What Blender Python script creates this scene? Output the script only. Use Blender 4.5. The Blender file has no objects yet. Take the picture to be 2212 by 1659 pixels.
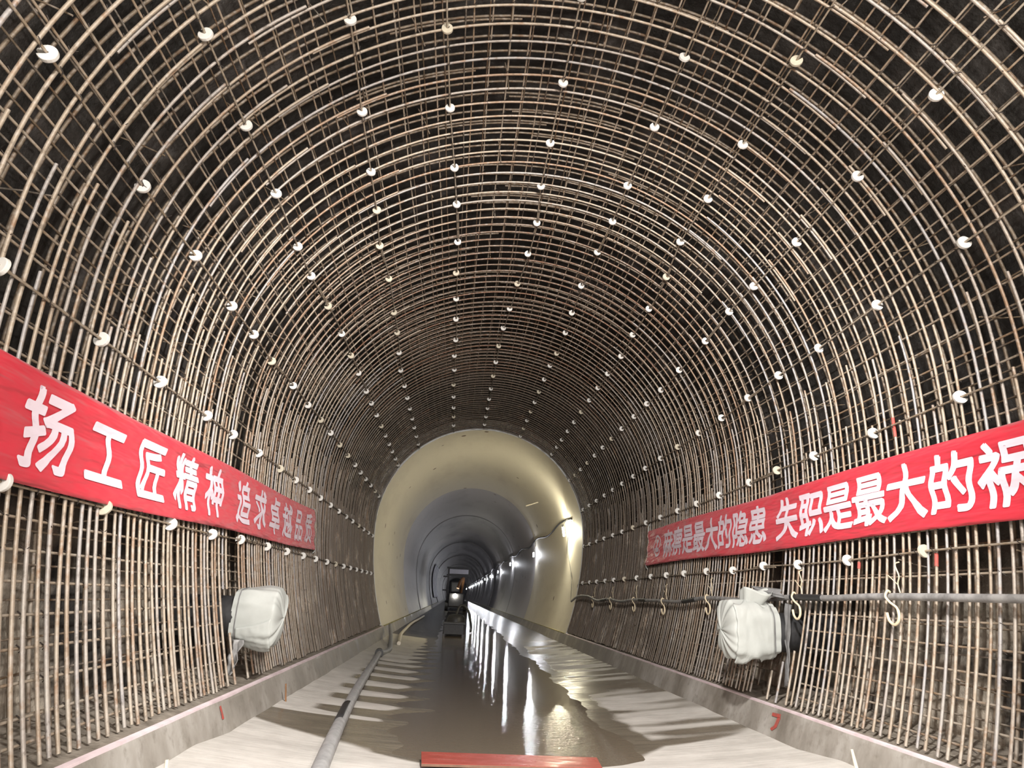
import bpy, bmesh, math, random
from mathutils import Vector, Matrix, noise
random.seed(7)
rnd = random.random
C = bpy.context.scene.collection
SC = bpy.context.scene

# ------------------------------------------------------------------ camera
cam_d = bpy.data.cameras.new('camera')
cam = bpy.data.objects.new('camera', cam_d); C.objects.link(cam)
cam_d.sensor_fit = 'HORIZONTAL'; cam_d.sensor_width = 36.0
cam_d.lens = 1320.0 / 2212.0 * 36.0
cam_d.clip_start = 0.05; cam_d.clip_end = 500
RT = Vector((0.99508, -0.08941, 0.04264)); DN = Vector((0.06962, 0.32503, -0.94314)); FW = Vector((0.07046, 0.94147, 0.32965))
cam.matrix_world = Matrix(((RT.x, -DN.x, -FW.x, 0.0), (RT.y, -DN.y, -FW.y, 0.0), (RT.z, -DN.z, -FW.z, 1.35), (0, 0, 0, 1)))
SC.camera = cam

# ------------------------------------------------------------------ world, exposure, work lights above the camera, added fill lights
SC.view_settings.view_transform = 'Standard'
SC.view_settings.look = 'None'
SC.view_settings.exposure = 0.0
SC.view_settings.gamma = 1.0
w = bpy.data.worlds.new('world'); SC.world = w; w.use_nodes = True
w.node_tree.nodes['Background'].inputs[0].default_value = (0.8, 0.85, 1.0, 1)
w.node_tree.nodes['Background'].inputs[1].default_value = 0.02

def point(name, loc, power, col, rad=0.12):
    d = bpy.data.lights.new(name, 'POINT'); d.energy = power; d.color = col; d.shadow_soft_size = rad
    o = bpy.data.objects.new(name, d); C.objects.link(o); o.location = loc
    return o
point('work_light', (-0.5, 0.2, 4.1), 190, (1.0, 0.94, 0.86), 0.15)
point('work_light', (1.9, 0.2, 4.1), 430, (1.0, 0.94, 0.86), 0.15)
point('fill_light', (-0.6, -5.0, 3.2), 1250, (1.0, 0.95, 0.9), 0.2)  # unseen lights added behind the camera to lift the far walls
point('fill_light', (2.1, -5.0, 3.2), 1500, (1.0, 0.95, 0.9), 0.2)

def spot(name, loc, aim, power, col, cone, blend=0.5, rad=0.15):
    d = bpy.data.lights.new(name, 'SPOT'); d.energy = power; d.color = col; d.shadow_soft_size = rad
    d.spot_size = math.radians(cone); d.spot_blend = blend
    o = bpy.data.objects.new(name, d); C.objects.link(o); o.location = loc
    o.rotation_euler = (Vector(aim) - Vector(loc)).to_track_quat('-Z', 'Y').to_euler()
spot('floor_fill_spot', (0.75, 1.9, 4.8), (0.75, 11.0, 0.6), 2000, (1.0, 0.96, 0.92), 112, 0.6)  # unseen spot added above the frame to brighten floor and lower walls

# ------------------------------------------------------------------ tunnel profile
CX, CZ, R, KK, H = 0.668, 3.246, 3.2, 0.06113, 1.35
LY = 19.19          # mouth of the finished concrete lining
KT = 0.42           # top of the kerbs
XL, XR = -1.925, 3.305   # inner top edges of the kerbs
def _table():
    P = []
    n = 160
    for i in range(n):
        z = 0.40 + (CZ - 0.40) * i / n
        P.append((CX - (R - KK * (CZ - z) ** 2), z))
    for i in range(401):
        a = math.pi * (1 - i / 400)
        P.append((CX + R * math.cos(a), CZ + R * math.sin(a)))
    for i in range(n - 1, -1, -1):
        z = 0.40 + (CZ - 0.40) * i / n
        P.append((CX + (R - KK * (CZ - z) ** 2), z))
    S = [0.0]
    for a, b in zip(P, P[1:]):
        S.append(S[-1] + math.hypot(b[0] - a[0], b[1] - a[1]))
    return P, S
PT, ST = _table(); STOT = ST[-1]
from bisect import bisect
def prof(s, off=0.0):
    """point of the tunnel profile at arc length s from the left kerb, pushed outwards by off"""
    if s <= 0: i = 1
    elif s >= STOT: i = len(ST) - 1
    else: i = max(1, min(len(ST) - 1, bisect(ST, s)))
    a, b = PT[i - 1], PT[i]; L = ST[i] - ST[i - 1]; t = (s - ST[i - 1]) / L
    tx, tz = (b[0] - a[0]) / L, (b[1] - a[1]) / L
    return a[0] + tx * L * t - tz * off, a[1] + tz * L * t + tx * off
def s_of_angle(deg):
    x, z = CX + R * math.cos(math.radians(deg)), CZ + R * math.sin(math.radians(deg))
    return min(range(len(PT)), key=lambda i: (PT[i][0] - x) ** 2 + (PT[i][1] - z) ** 2)
def SA(deg): return ST[s_of_angle(deg)]
def wall_x(z, side, off=0.0):
    d = R - KK * max(0.0, CZ - z) ** 2 + off
    if z > CZ: d = math.sqrt(max(0, (R + off) ** 2 - (z - CZ) ** 2))
    return CX + side * d

# ------------------------------------------------------------------ mesh and object helpers
class MB:
    def __init__(s): s.v = []; s.f = []; s.sm = []
    def add(s, v, f, smooth=True):
        o = len(s.v); s.v.extend(v); s.f.extend(tuple(i + o for i in q) for q in f); s.sm.extend([smooth] * len(f))
    def tube(s, pts, r, n=8, cap=True, rs=None):
        pts = [Vector(p) for p in pts]; v = []; N = None; m = len(pts)
        for i, p in enumerate(pts):
            t = (pts[min(i + 1, m - 1)] - pts[max(i - 1, 0)]).normalized()
            if N is None:
                N = t.cross(Vector((0.31, 0.17, 0.93)));
                if N.length < 1e-3: N = t.cross(Vector((1, 0, 0)))
            N = (N - t * N.dot(t)).normalized(); B = t.cross(N)
            rr = rs[i] if rs else r
            for k in range(n):
                a = 2 * math.pi * k / n
                v.append(tuple(p + (N * math.cos(a) + B * math.sin(a)) * rr))
        f = [(i * n + k, i * n + (k + 1) % n, (i + 1) * n + (k + 1) % n, (i + 1) * n + k) for i in range(m - 1) for k in range(n)]
        s.add(v, f)
        if cap:
            s.add(v[:n], [tuple(range(n))[::-1]], False); s.add(v[-n:], [tuple(range(n))], False)
    def box(s, x0, x1, y0, y1, z0, z1):
        v = [(x, y, z) for x in (x0, x1) for y in (y0, y1) for z in (z0, z1)]
        s.add(v, [(0, 1, 3, 2), (4, 6, 7, 5), (0, 4, 5, 1), (2, 3, 7, 6), (0, 2, 6, 4), (1, 5, 7, 3)], False)
    def grid(s, rows, smooth=True, closed=False):
        m = len(rows[0]); v = [tuple(p) for r in rows for p in r]; f = []
        for i in range(len(rows) - 1):
            for j in range(m - (0 if closed else 1)):
                f.append((i * m + j, i * m + (j + 1) % m, (i + 1) * m + (j + 1) % m, (i + 1) * m + j))
        s.add(v, f, smooth)
    def mesh(s, name):
        me = bpy.data.meshes.new(name); me.from_pydata(s.v, [], s.f)
        me.polygons.foreach_set('use_smooth', s.sm); me.update()
        return me
    def build(s, name, mat, parent=None):
        me = s.mesh(name); me.materials.append(mat)
        return link(name, me, parent)
def link(name, me, parent=None, loc=None):
    o = bpy.data.objects.new(name, me); C.objects.link(o)
    if parent: o.parent = parent
    if loc is not None: o.location = loc
    return o
def tag(o, label, cat, group=None, kind=None):
    o['label'] = label; o['category'] = cat
    if group: o['group'] = group
    if kind: o['kind'] = kind
    return o
def struct(o, label=None):
    o['kind'] = 'structure'
    if label: o['label'] = label
    return o
def empty(name, loc):
    o = bpy.data.objects.new(name, None); C.objects.link(o); o.location = loc; o.empty_display_size = 0.1
    return o
def child(o, parent):
    """parent o, whose mesh is in world coordinates, to an empty"""
    o.parent = parent; o.location = -Vector(parent.location)
    return o
def bevel(o, width, seg=2):
    m = o.modifiers.new('bevel', 'BEVEL'); m.width = width; m.segments = seg; m.limit_method = 'ANGLE'
ORD = ['first', 'second', 'third', 'fourth', 'fifth', 'sixth', 'seventh', 'eighth', 'ninth', 'tenth', 'eleventh', 'twelfth', 'thirteenth',
       'fourteenth', 'fifteenth', 'sixteenth', 'seventeenth', 'eighteenth', 'nineteenth', 'twentieth']
TENS = ['', '', 'twenty', 'thirty', 'forty', 'fifty', 'sixty', 'seventy', 'eighty', 'ninety']
def ordinal(n):
    if n <= 20: return ORD[n - 1]
    if n % 10 == 0: return TENS[n // 10][:-1] + 'ieth'
    return TENS[n // 10] + '-' + ORD[n % 10 - 1]

# ------------------------------------------------------------------ materials
class NT:
    def __init__(s, name):
        s.m = bpy.data.materials.new(name); s.m.use_nodes = True; s.t = s.m.node_tree; s.n = s.t.nodes; s.b = s.n['Principled BSDF']
    def node(s, kind, **kw):
        d = s.n.new(kind)
        for k, v in kw.items():
            if k in d.inputs: s.put(d.inputs[k], v)
            else: setattr(d, k, v)
        return d
    def put(s, sock, v):
        if isinstance(v, bpy.types.NodeSocket): s.t.links.new(v, sock)
        elif isinstance(v, (tuple, list)) and len(v) == 3 and sock.type == 'RGBA': sock.default_value = (*v, 1)
        else: sock.default_value = v
    def pos(s): return s.node('ShaderNodeNewGeometry').outputs['Position']
    def obj(s): return s.node('ShaderNodeTexCoord').outputs['Object']
    def scaled(s, vec, sc):
        m = s.node('ShaderNodeMapping'); s.put(m.inputs['Vector'], vec); m.inputs['Scale'].default_value = sc
        return m.outputs[0]
    def noise(s, vec, scale, detail=4, rough=0.6):
        d = s.node('ShaderNodeTexNoise'); s.put(d.inputs['Vector'], vec)
        d.inputs['Scale'].default_value = scale; d.inputs['Detail'].default_value = detail; d.inputs['Roughness'].default_value = rough
        return d.outputs['Fac']
    def ramp(s, fac, stops):
        d = s.node('ShaderNodeValToRGB'); s.put(d.inputs[0], fac); e = d.color_ramp.elements
        while len(e) < len(stops): e.new(0.5)
        for k, (p, c) in enumerate(stops):
            e[k].position = p; e[k].color = (*c, 1) if isinstance(c, tuple) else (c, c, c, 1)
        return d.outputs[0]
    def mix(s, fac, a, b, mode='MIX'):
        d = s.node('ShaderNodeMix'); d.data_type = 'RGBA'; d.blend_type = mode
        s.put(d.inputs[0], fac); s.put(d.inputs[6], a); s.put(d.inputs[7], b)
        return d.outputs[2]
    def math(s, op, a, b=0.0):
        d = s.node('ShaderNodeMath'); d.operation = op; s.put(d.inputs[0], a); s.put(d.inputs[1], b)
        return d.outputs[0]
    def mapr(s, v, a, b, c=0.0, e=1.0):
        d = s.node('ShaderNodeMapRange'); d.interpolation_type = 'SMOOTHSTEP'; s.put(d.inputs[0], v)
        for k, q in zip((1, 2, 3, 4), (a, b, c, e)): d.inputs[k].default_value = q
        return d.outputs[0]
    def bump(s, h, strength=0.3, dist=0.02):
        d = s.node('ShaderNodeBump'); s.put(d.inputs['Height'], h); d.inputs['Strength'].default_value = strength; d.inputs['Distance'].default_value = dist
        s.put(s.b.inputs['Normal'], d.outputs[0])
    def set(s, col=None, rough=None, metal=None, **kw):
        if col is not None: s.put(s.b.inputs['Base Color'], col)
        if rough is not None: s.put(s.b.inputs['Roughness'], rough)
        if metal is not None: s.put(s.b.inputs['Metallic'], metal)
        for k, v in kw.items(): s.put(s.b.inputs[k], v)
        return s.m
def sep(t, vec):
    d = t.node('ShaderNodeSeparateXYZ'); t.put(d.inputs[0], vec); return d.outputs

def steel_mat(name, a, b, c, mud=True):
    t = NT(name); p = t.pos(); o = t.node('ShaderNodeObjectInfo').outputs['Random']
    base = t.ramp(o, [(0.0, a), (0.42, b), (0.75, b), (1.0, c)])
    n1 = t.noise(p, 9, 4, 0.65)
    col = t.mix(t.mapr(n1, 0.5, 0.72), base, c)                    # rust blotches
    n2 = t.noise(p, 26, 3)
    col = t.mix(t.mapr(n2, 0.45, 0.7, 0, 0.45), col, (0.5, 0.46, 0.42))   # dried cement film
    n3 = t.noise(p, 17, 5, 0.7)
    col = t.mix(t.mapr(n3, 0.52, 0.7, 0, 0.65), col, (0.10, 0.075, 0.055))  # dark mill scale
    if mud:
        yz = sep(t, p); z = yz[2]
        far_dim = t.math('MULTIPLY', t.mapr(t.math('ADD', yz[1], t.math('MULTIPLY', z, -0.8)), 6.5, 11.0), t.mapr(t.noise(p, 2.2, 4), 0.28, 0.5))
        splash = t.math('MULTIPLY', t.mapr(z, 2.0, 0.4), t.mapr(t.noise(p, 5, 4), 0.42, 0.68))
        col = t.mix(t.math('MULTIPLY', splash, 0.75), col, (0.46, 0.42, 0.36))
        col = t.mix(t.math('MULTIPLY', far_dim, 0.85), col, (0.115, 0.09, 0.07))      # dark brown mixed in to dim the far lower bars
    t.bump(n2, 0.5, 0.004)
    return t.set(col, 0.52, 0.25)
M = {}
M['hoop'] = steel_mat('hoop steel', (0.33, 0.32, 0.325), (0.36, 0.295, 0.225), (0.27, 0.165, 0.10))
M['hoop_red_dim'] = steel_mat('dimmed rust steel', (0.20, 0.145, 0.105), (0.19, 0.125, 0.085), (0.20, 0.095, 0.052))  # red steel past the joint, darkened to stand for the crown's far shade
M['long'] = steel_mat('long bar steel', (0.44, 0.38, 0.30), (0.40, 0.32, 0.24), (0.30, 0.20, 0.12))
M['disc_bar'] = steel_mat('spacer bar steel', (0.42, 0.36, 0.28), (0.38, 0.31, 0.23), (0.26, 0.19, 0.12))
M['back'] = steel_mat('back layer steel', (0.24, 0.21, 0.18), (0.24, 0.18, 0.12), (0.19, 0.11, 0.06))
t = NT('tie wire'); M['wire'] = t.set((0.05, 0.04, 0.035), 0.6, 0.4)
t = NT('red paint'); M['redpaint'] = t.set(t.ramp(t.noise(t.pos(), 30, 4), [(0.35, (0.30, 0.10, 0.08)), (0.6, (0.5, 0.07, 0.055))]), 0.7)

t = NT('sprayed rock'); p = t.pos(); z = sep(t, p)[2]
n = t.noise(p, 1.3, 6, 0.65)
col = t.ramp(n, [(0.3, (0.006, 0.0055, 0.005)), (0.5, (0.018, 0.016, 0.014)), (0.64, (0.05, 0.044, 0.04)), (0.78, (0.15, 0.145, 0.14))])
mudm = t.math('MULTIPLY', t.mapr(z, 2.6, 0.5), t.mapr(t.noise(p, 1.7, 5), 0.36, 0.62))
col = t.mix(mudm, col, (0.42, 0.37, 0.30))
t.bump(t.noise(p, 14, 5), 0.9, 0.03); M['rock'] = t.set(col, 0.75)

def concrete(name, base, dirt, dirtamt, rough=0.6, scale=0.7):
    t = NT(name); p = t.pos()
    n = t.noise(t.scaled(p, (1, 0.35, 1)), scale, 6, 0.6)
    col = t.mix(t.mapr(n, 0.48, 0.75, 0, dirtamt), base, dirt)
    n2 = t.noise(p, 6, 5)
    col = t.mix(t.mapr(n2, 0.55, 0.8, 0, 0.35), col, dirt)
    v = t.node('ShaderNodeTexVoronoi'); t.put(v.inputs['Vector'], p); v.inputs['Scale'].default_value = 0.9
    col = t.mix(t.mapr(v.outputs['Distance'], 0.085, 0.06), col, (0.16, 0.10, 0.06))    # bolt and tie holes
    t.bump(t.noise(p, 9, 4), 0.15, 0.01)
    return t.set(col, rough)
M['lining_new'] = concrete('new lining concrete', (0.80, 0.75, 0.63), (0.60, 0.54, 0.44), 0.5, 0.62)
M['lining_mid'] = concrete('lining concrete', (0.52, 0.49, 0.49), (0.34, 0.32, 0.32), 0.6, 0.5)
M['lining_dark'] = concrete('dark lining concrete', (0.33, 0.315, 0.32), (0.13, 0.12, 0.12), 0.9, 0.5, 0.4)  # darker concrete for the rings beyond the second
M['lining_edge'] = concrete('lining edge mortar', (0.72, 0.73, 0.74), (0.25, 0.24, 0.22), 0.7, 0.7, 3)

# kerb face with pour marks, damp stains
t = NT('kerb concrete'); p = t.pos()
n = t.noise(t.scaled(p, (1, 0.9, 0.25)), 1.6, 6, 0.65)
col = t.ramp(n, [(0.32, (0.17, 0.15, 0.125)), (0.5, (0.33, 0.305, 0.27)), (0.7, (0.52, 0.50, 0.465))])
n2 = t.noise(p, 11, 5)
col = t.mix(t.mapr(n2, 0.5, 0.75, 0, 0.5), col, (0.17, 0.15, 0.12))
t.bump(n2, 0.3, 0.01); M['kerb'] = t.set(col, t.mapr(n, 0.3, 0.6, 0.35, 0.7))
t = NT('mud ledge'); p = t.pos(); n = t.noise(p, 7, 6)
t.bump(n, 0.8, 0.03); M['mud'] = t.set(t.ramp(n, [(0.3, (0.13, 0.11, 0.085)), (0.7, (0.34, 0.30, 0.25))]), 0.8)
t = NT('edge strip'); M['strip'] = t.set(t.ramp(t.noise(t.pos(), 5, 3), [(0.35, (0.74, 0.6, 0.63)), (0.6, (0.92, 0.78, 0.82))]), 0.55)
t = NT('edge strip dirty'); M['strip_old'] = t.set(t.ramp(t.noise(t.pos(), 5, 3), [(0.35, (0.22, 0.19, 0.08)), (0.65, (0.42, 0.38, 0.14))]), 0.6)

# invert concrete: the vertex attribute «wet» says where it lies damp
t = NT('invert concrete'); p = t.pos()
at = t.node('ShaderNodeAttribute'); at.attribute_name = 'wet'; wet = at.outputs['Fac']
at2 = t.node('ShaderNodeAttribute'); at2.attribute_name = 'mud'; mudf = at2.outputs['Fac']
n = t.noise(p, 3.5, 6, 0.6)
dry = t.ramp(n, [(0.3, (0.54, 0.515, 0.475)), (0.7, (0.68, 0.655, 0.61))])
wetc = t.ramp(t.noise(t.scaled(p, (0.6, 2.2, 1)), 3, 5), [(0.3, (0.14, 0.12, 0.09)), (0.7, (0.22, 0.19, 0.145))])
wf = t.mapr(t.math('ADD', wet, t.math('MULTIPLY', t.math('SUBTRACT', n, 0.5), 0.35)), 0.3, 0.7)
col = t.mix(wf, dry, wetc); col = t.mix(mudf, col, (0.035, 0.032, 0.03))
t.bump(t.noise(t.scaled(p, (0.4, 2.2, 1)), 4, 4), 0.3, 0.04)
M['floor'] = t.set(col, t.mapr(wf, 0.0, 1.0, 0.65, 0.22))

t = NT('muddy water'); p = t.pos(); xyz = sep(t, p)
near = t.math('MULTIPLY', t.mapr(xyz[1], 9.5, 6.0), t.mapr(xyz[0], 0.6, 1.4))
rip = t.math('MULTIPLY', t.noise(t.scaled(p, (1, 2.2, 1)), 16, 3), t.math('ADD', t.math('MULTIPLY', near, 1.6), 0.14))
t.bump(rip, 0.35, 0.02)
M['water'] = t.set((0.15, 0.122, 0.088), 0.03, None, IOR=1.33)

def plain(name, col, rough=0.6, metal=0.0, var=0.25, scale=12, bump=0.2):
    t = NT(name); p = t.obj(); n = t.noise(p, scale, 5)
    d = tuple(c * (1 - var) for c in col)
    if bump: t.bump(n, bump, 0.006)
    return t.set(t.ramp(n, [(0.35, d), (0.65, col)]), rough, metal)
M['disc'] = plain('spacer mortar', (0.74, 0.72, 0.68), 0.75, var=0.12)
M['disc_dirty'] = plain('spacer mortar stained', (0.62, 0.56, 0.44), 0.8, var=0.2)
t = NT('banner cloth'); p = t.pos()
wr = t.noise(t.scaled(p, (1, 0.16, 1)), 6, 3)
t.bump(wr, 0.9, 0.09)
M['banner'] = t.set(t.mix(t.noise(p, 3, 3), (0.60, 0.02, 0.045), (0.72, 0.035, 0.06)), 0.5)
M['banner'].node_tree.nodes['Principled BSDF'].inputs['Sheen Weight'].default_value = 0.15
t = NT('banner letters'); p = t.pos(); t.bump(t.noise(t.scaled(p, (1, 0.28, 1)), 7, 3), 0.4, 0.05); M['letter'] = t.set((0.86, 0.74, 0.83), 0.55)
M['bag'] = plain('woven bag', (0.45, 0.47, 0.445), 0.65, var=0.1, scale=4, bump=0.25)
M['bag_grey'] = plain('grey cloth', (0.2, 0.2, 0.2), 0.8)
M['pipe'] = plain('muddy grey pipe', (0.36, 0.355, 0.35), 0.6, var=0.5, scale=9)
M['hose'] = plain('grey hose', (0.40, 0.40, 0.40), 0.55, var=0.3, scale=10)
M['black'] = plain('black rubber', (0.035, 0.035, 0.037), 0.5, var=0.3)
M['hook'] = plain('cream plastic', (0.78, 0.66, 0.46), 0.5, var=0.15)
M['board'] = None
t = NT('red board'); p = t.obj(); n = t.noise(t.scaled(p, (0.6, 2, 1)), 6, 5)
t.bump(n, 0.3, 0.01)
M['board'] = t.set(t.ramp(n, [(0.3, (0.24, 0.045, 0.033)), (0.55, (0.37, 0.066, 0.05)), (0.8, (0.45, 0.15, 0.13))]), t.mapr(n, 0.4, 0.7, 0.4, 0.2))
M['ply'] = plain('plywood edge', (0.2, 0.11, 0.07), 0.7)
M['cable'] = plain('grey cable', (0.16, 0.16, 0.15), 0.5)
M['dark'] = plain('dark machine steel', (0.05, 0.05, 0.055), 0.45, 0.3)
M['plate'] = plain('wet steel plate', (0.04, 0.04, 0.043), 0.5, 0.3)
M['white'] = plain('white panel', (0.75, 0.74, 0.85), 0.5, var=0.1, scale=2)
M['peg'] = plain('pale plastic', (0.75, 0.68, 0.55), 0.5, var=0.1)
M['rust'] = plain('rust', (0.3, 0.15, 0.07), 0.7)
def emit(name, col, st):
    t = NT(name); t.set((0.8, 0.8, 0.8), 0.4); t.put(t.b.inputs['Emission Color'], col); t.b.inputs['Emission Strength'].default_value = st
    return t.m
M['tube_warm'] = emit('warm lamp tube', (1.0, 0.92, 0.68), 640)
M['tube'] = emit('cool lamp tube', (0.92, 0.94, 1.0), 640)
M['headlamp'] = emit('head lamp', (1.0, 0.95, 0.8), 120)
M['housing'] = plain('lamp housing', (0.5, 0.5, 0.5), 0.5)

# ------------------------------------------------------------------ big structure: rock, lining, kerbs, floor
def rock():
    mb = MB(); rows = []
    ss = [-0.45 + i * (STOT + 0.9) / 130 for i in range(131)]
    y = -7.0
    while y < LY + 0.6:
        row = []
        for s in ss:
            off = 0.52
            x, zz = prof(s, off)
            q = Vector((x, y, zz))
            off += 0.07 * noise.noise(q * 1.6) + 0.05 * noise.noise(q * 4.0)
            # pockets broken out behind the two wrapped outlets
            for (ly, sl) in ((6.95, 0.75), (6.85, STOT - 0.75)):
                g = math.exp(-(((y - ly) / 0.42) ** 4) - (((s - sl) / 0.55) ** 4)); off += 0.8 * g
            x, zz = prof(s, off)
            row.append((x, y, zz))
        rows.append(row); y += 0.16
    mb.grid(rows)
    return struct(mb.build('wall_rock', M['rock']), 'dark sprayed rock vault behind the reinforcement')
rock()

def lining():
    ys = [LY, 30.7, 42.0, 53.2, 64.4, 75.6, 86.8, 98, 112, 126, 140, 156, 172, 190, 210]
    for i, (a, b) in enumerate(zip(ys, ys[1:])):
        mb = MB()
        ss = [-0.12 + k * (STOT + 0.24) / 120 for k in range(121)]
        jx, jz = (0, 0) if i == 0 else (random.uniform(-0.02, 0.02), random.uniform(-0.02, 0.02))
        o = [-0.02, 0.03, 0.0, 0.07, -0.01, 0.08][i % 6]
        rows = []
        n = 10 if i < 2 else 5
        if i == 0:
            rows.append([(prof(s, 0.62)[0], a, prof(s, 0.62)[1]) for s in ss])
            rows.append([(prof(s, o + 0.03)[0], a - 0.01 + 0.02 * noise.noise(Vector((s * 3, 0, 0))), prof(s, o + 0.03)[1]) for s in ss])
        else:
            rows.append([(prof(s, 0.3)[0] + jx, a - 0.02, prof(s, 0.3)[1] + jz) for s in ss])
            rows.append([(prof(s, o + 0.035)[0] + jx, a - 0.02, prof(s, o + 0.035)[1] + jz) for s in ss])
        for k in range(n + 1):
            y = a + 0.03 + (b - a - 0.03) * k / n
            rows.append([(prof(s, o)[0] + jx, y, prof(s, o)[1] + jz) for s in ss])
        mb.grid(rows, False)
        mat = M['lining_new'] if i == 0 else M['lining_mid'] if i == 1 else M['lining_dark']
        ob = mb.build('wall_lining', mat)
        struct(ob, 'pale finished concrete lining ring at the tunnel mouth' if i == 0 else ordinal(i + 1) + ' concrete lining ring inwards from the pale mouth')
        m = ob.modifiers.new('edge', 'EDGE_SPLIT'); m.split_angle = math.radians(25)
        ob.data.polygons.foreach_set('use_smooth', [True] * len(ob.data.polygons))
    e = MB(); rows = []
    for rr, yy in ((-0.024, LY + 0.01), (-0.02, LY - 0.03), (0.03, LY - 0.05), (0.10, LY - 0.03)):          # chipped mortar rim of the mouth
        rows.append([(prof(s, rr + 0.012 * noise.noise(Vector((s * 5, rr * 9, 1))))[0], yy, prof(s, rr + 0.012 * noise.noise(Vector((s * 5, rr * 9, 1))))[1]) for s in [k * STOT / 240 for k in range(241)]])
    e.grid(rows); struct(e.build('trim_1', M['lining_edge']), 'chipped whitish rim of the lining mouth')
    d = MB(); d.grid([[(prof(s, 0.2)[0], 210, prof(s, 0.2)[1]) for s in [k * STOT / 60 for k in range(61)]], [(CX, 210, 1.5)] * 61], False)
    struct(d.build('wall_end', M['dark']), 'dark far end of the tunnel')
lining()

FH = 2.43
WATER = 0.032
def ridge(y): return math.sin(2 * math.pi * (y - 8.30) / 0.87 + math.pi / 2 + 0.5 * math.sin(y * 0.9))
def floor_z(x, y):
    u = (x - (XL + XR) / 2) / FH
    zz = 0.15 * u * u
    amp = 0.013 * (1 / (1 + math.exp((x - 0.4) * 4))) * (1 / (1 + math.exp(-(y - 7.3) * 4))) * (1 / (1 + math.exp((y - 17) * 1.5)))
    amp *= 1 / (1 + math.exp(-(x + 1.35) * 9))
    zz += amp * ridge(y)
    zz += 0.010 * noise.noise(Vector((x * 0.8, y * 0.8, 3.0))) + 0.005 * noise.noise(Vector((x * 2.5, y * 3.2, 8.0)))
    if y < 6.1: zz += 0.05 * min(1.0, (6.1 - y) / 0.7)
    return zz
def floor_obj():
    ys = []; y = -7.0
    while y < 210:
        ys.append(y); y += 0.25 if y < 3.5 else 0.055 if y < 14 else 0.09 if y < 20 else 0.3 if y < 40 else 3.0
    x0, x1 = XL + 0.06, XR - 0.06
    xs = [x0 + (x1 - x0) * i / 84 for i in range(85)]
    mb = MB(); wet = []; mud = []
    def ss(a, b, v):
        q = max(0.0, min(1.0, (v - a) / (b - a))); return q * q * (3 - 2 * q)
    for y in ys:
        for x in xs:
            h = floor_z(x, y) - WATER
            nn = noise.noise(Vector((x * 0.7, y * 1.1, 1.0))); n2 = noise.noise(Vector((x * 0.9, y * 3.5, 4.0)))
            front = ss(5.4, 5.75, y + 0.3 * nn - 0.5 * abs(x - 0.6))        # dry apron nearest the camera
            wl = ss(0.2, -0.35, ridge(y) + 0.5 * n2) * ss(-1.7, -1.2, x) if y > 7.4 else 0.85
            if y > 13.2: wl = 0.3 * wl
            wl *= ss(1.2, 0.5, x)
            wr_ = 0.75 + 0.6 * n2 + 0.4 * nn
            if 6.9 < y < 10: wr_ -= 0.45 * ss(6.9, 7.6, y) * ss(10, 9.2, y)
            if y > 13 and y < 19: wr_ -= 0.25
            wr_ *= ss(0.3, 1.2, x)
            v = max(wl, wr_, ss(0.03, 0.004, h)) * front
            if y > 20.5: v = max(v, 0.8)
            wet.append(max(0.0, min(1.0, v)))
            m_ = ss(20.3, 22.0, y + 0.5 * nn) * ss(0.75, 0.2, x + 0.3 * n2)
            mud.append(m_)
            mb.v.append((x, y, floor_z(x, y)))
    m = len(xs)
    for i in range(len(ys) - 1):
        for j in range(m - 1):
            mb.f.append((i * m + j, i * m + j + 1, (i + 1) * m + j + 1, (i + 1) * m + j)); mb.sm.append(True)
    o = mb.build('floor', M['floor'])
    for nm, vals in (('wet', wet), ('mud', mud)):
        a = o.data.attributes.new(nm, 'FLOAT', 'POINT'); a.data.foreach_set('value', vals)
    return struct(o, 'curved concrete invert of the tunnel')
floor_obj()

def kerb(side):
    xe = XL if side < 0 else XR
    xf = xe - side * 0.11
    mb = MB(); rows = []
    y = -7.0
    while y < 210:
        n1 = 0.006 * noise.noise(Vector((y * 1.2, side, 0)))
        rows.append([(xf, y, 0.05), (xf + n1, y, 0.14), (xe - side * 0.012 + n1, y, KT - 0.03), (xe + n1, y, KT - 0.006),
                     (xe + side * 0.03, y, KT)])
        y += 0.25 if y < 25 else 4
    mb.grid(rows, False)
    nm = 'left' if side < 0 else 'right'
    struct(mb.build('baseboard_' + nm, M['kerb']), nm + ' concrete kerb along the invert')
    mb = MB(); rows = []; y = -7.0
    while y < LY + 0.05:
        r = []
        for k in range(9):
            x = xe + side * (0.03 + k * 0.09)
            z = KT + 0.0 + 0.012 * k + 0.03 * noise.noise(Vector((x * 5, y * 4, 2))) * min(1, k / 2) + 0.02 * noise.noise(Vector((x * 9, y * 9, 7))) * min(1, k / 2)
            r.append((x, y, z))
        rows.append(r); y += 0.08
    mb.grid(rows)
    struct(mb.build('trim_2' if side < 0 else 'trim_3', M['mud']), nm + ' mud-covered ledge at the foot of the hoops')
    mb = MB(); rows = []; y = -1.0
    while y <= LY:
        n1 = 0.004 * noise.noise(Vector((y * 0.9, side, 5)))
        x = xe + n1
        rows.append([(x, y, KT - 0.016), (x, y, KT + 0.010), (x + side * 0.042, y, KT + 0.012), (x + side * 0.042, y, KT - 0.016)]); y += 0.2
    mb.grid(rows, False, True)
    tag(mb.build('edge_strip', M['strip']), 'pinkish white strip along the top edge of the ' + nm + ' kerb', 'strip')
    mb = MB(); mb.box(min(xe, xe + side * 0.05), max(xe, xe + side * 0.05), LY + 0.05, 80, KT - 0.01, KT + 0.012)
    tag(mb.build('edge_strip', M['strip_old']), 'dirty olive edge strip on the ' + nm + ' kerb inside the lining', 'strip')
kerb(-1); kerb(1)

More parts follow.
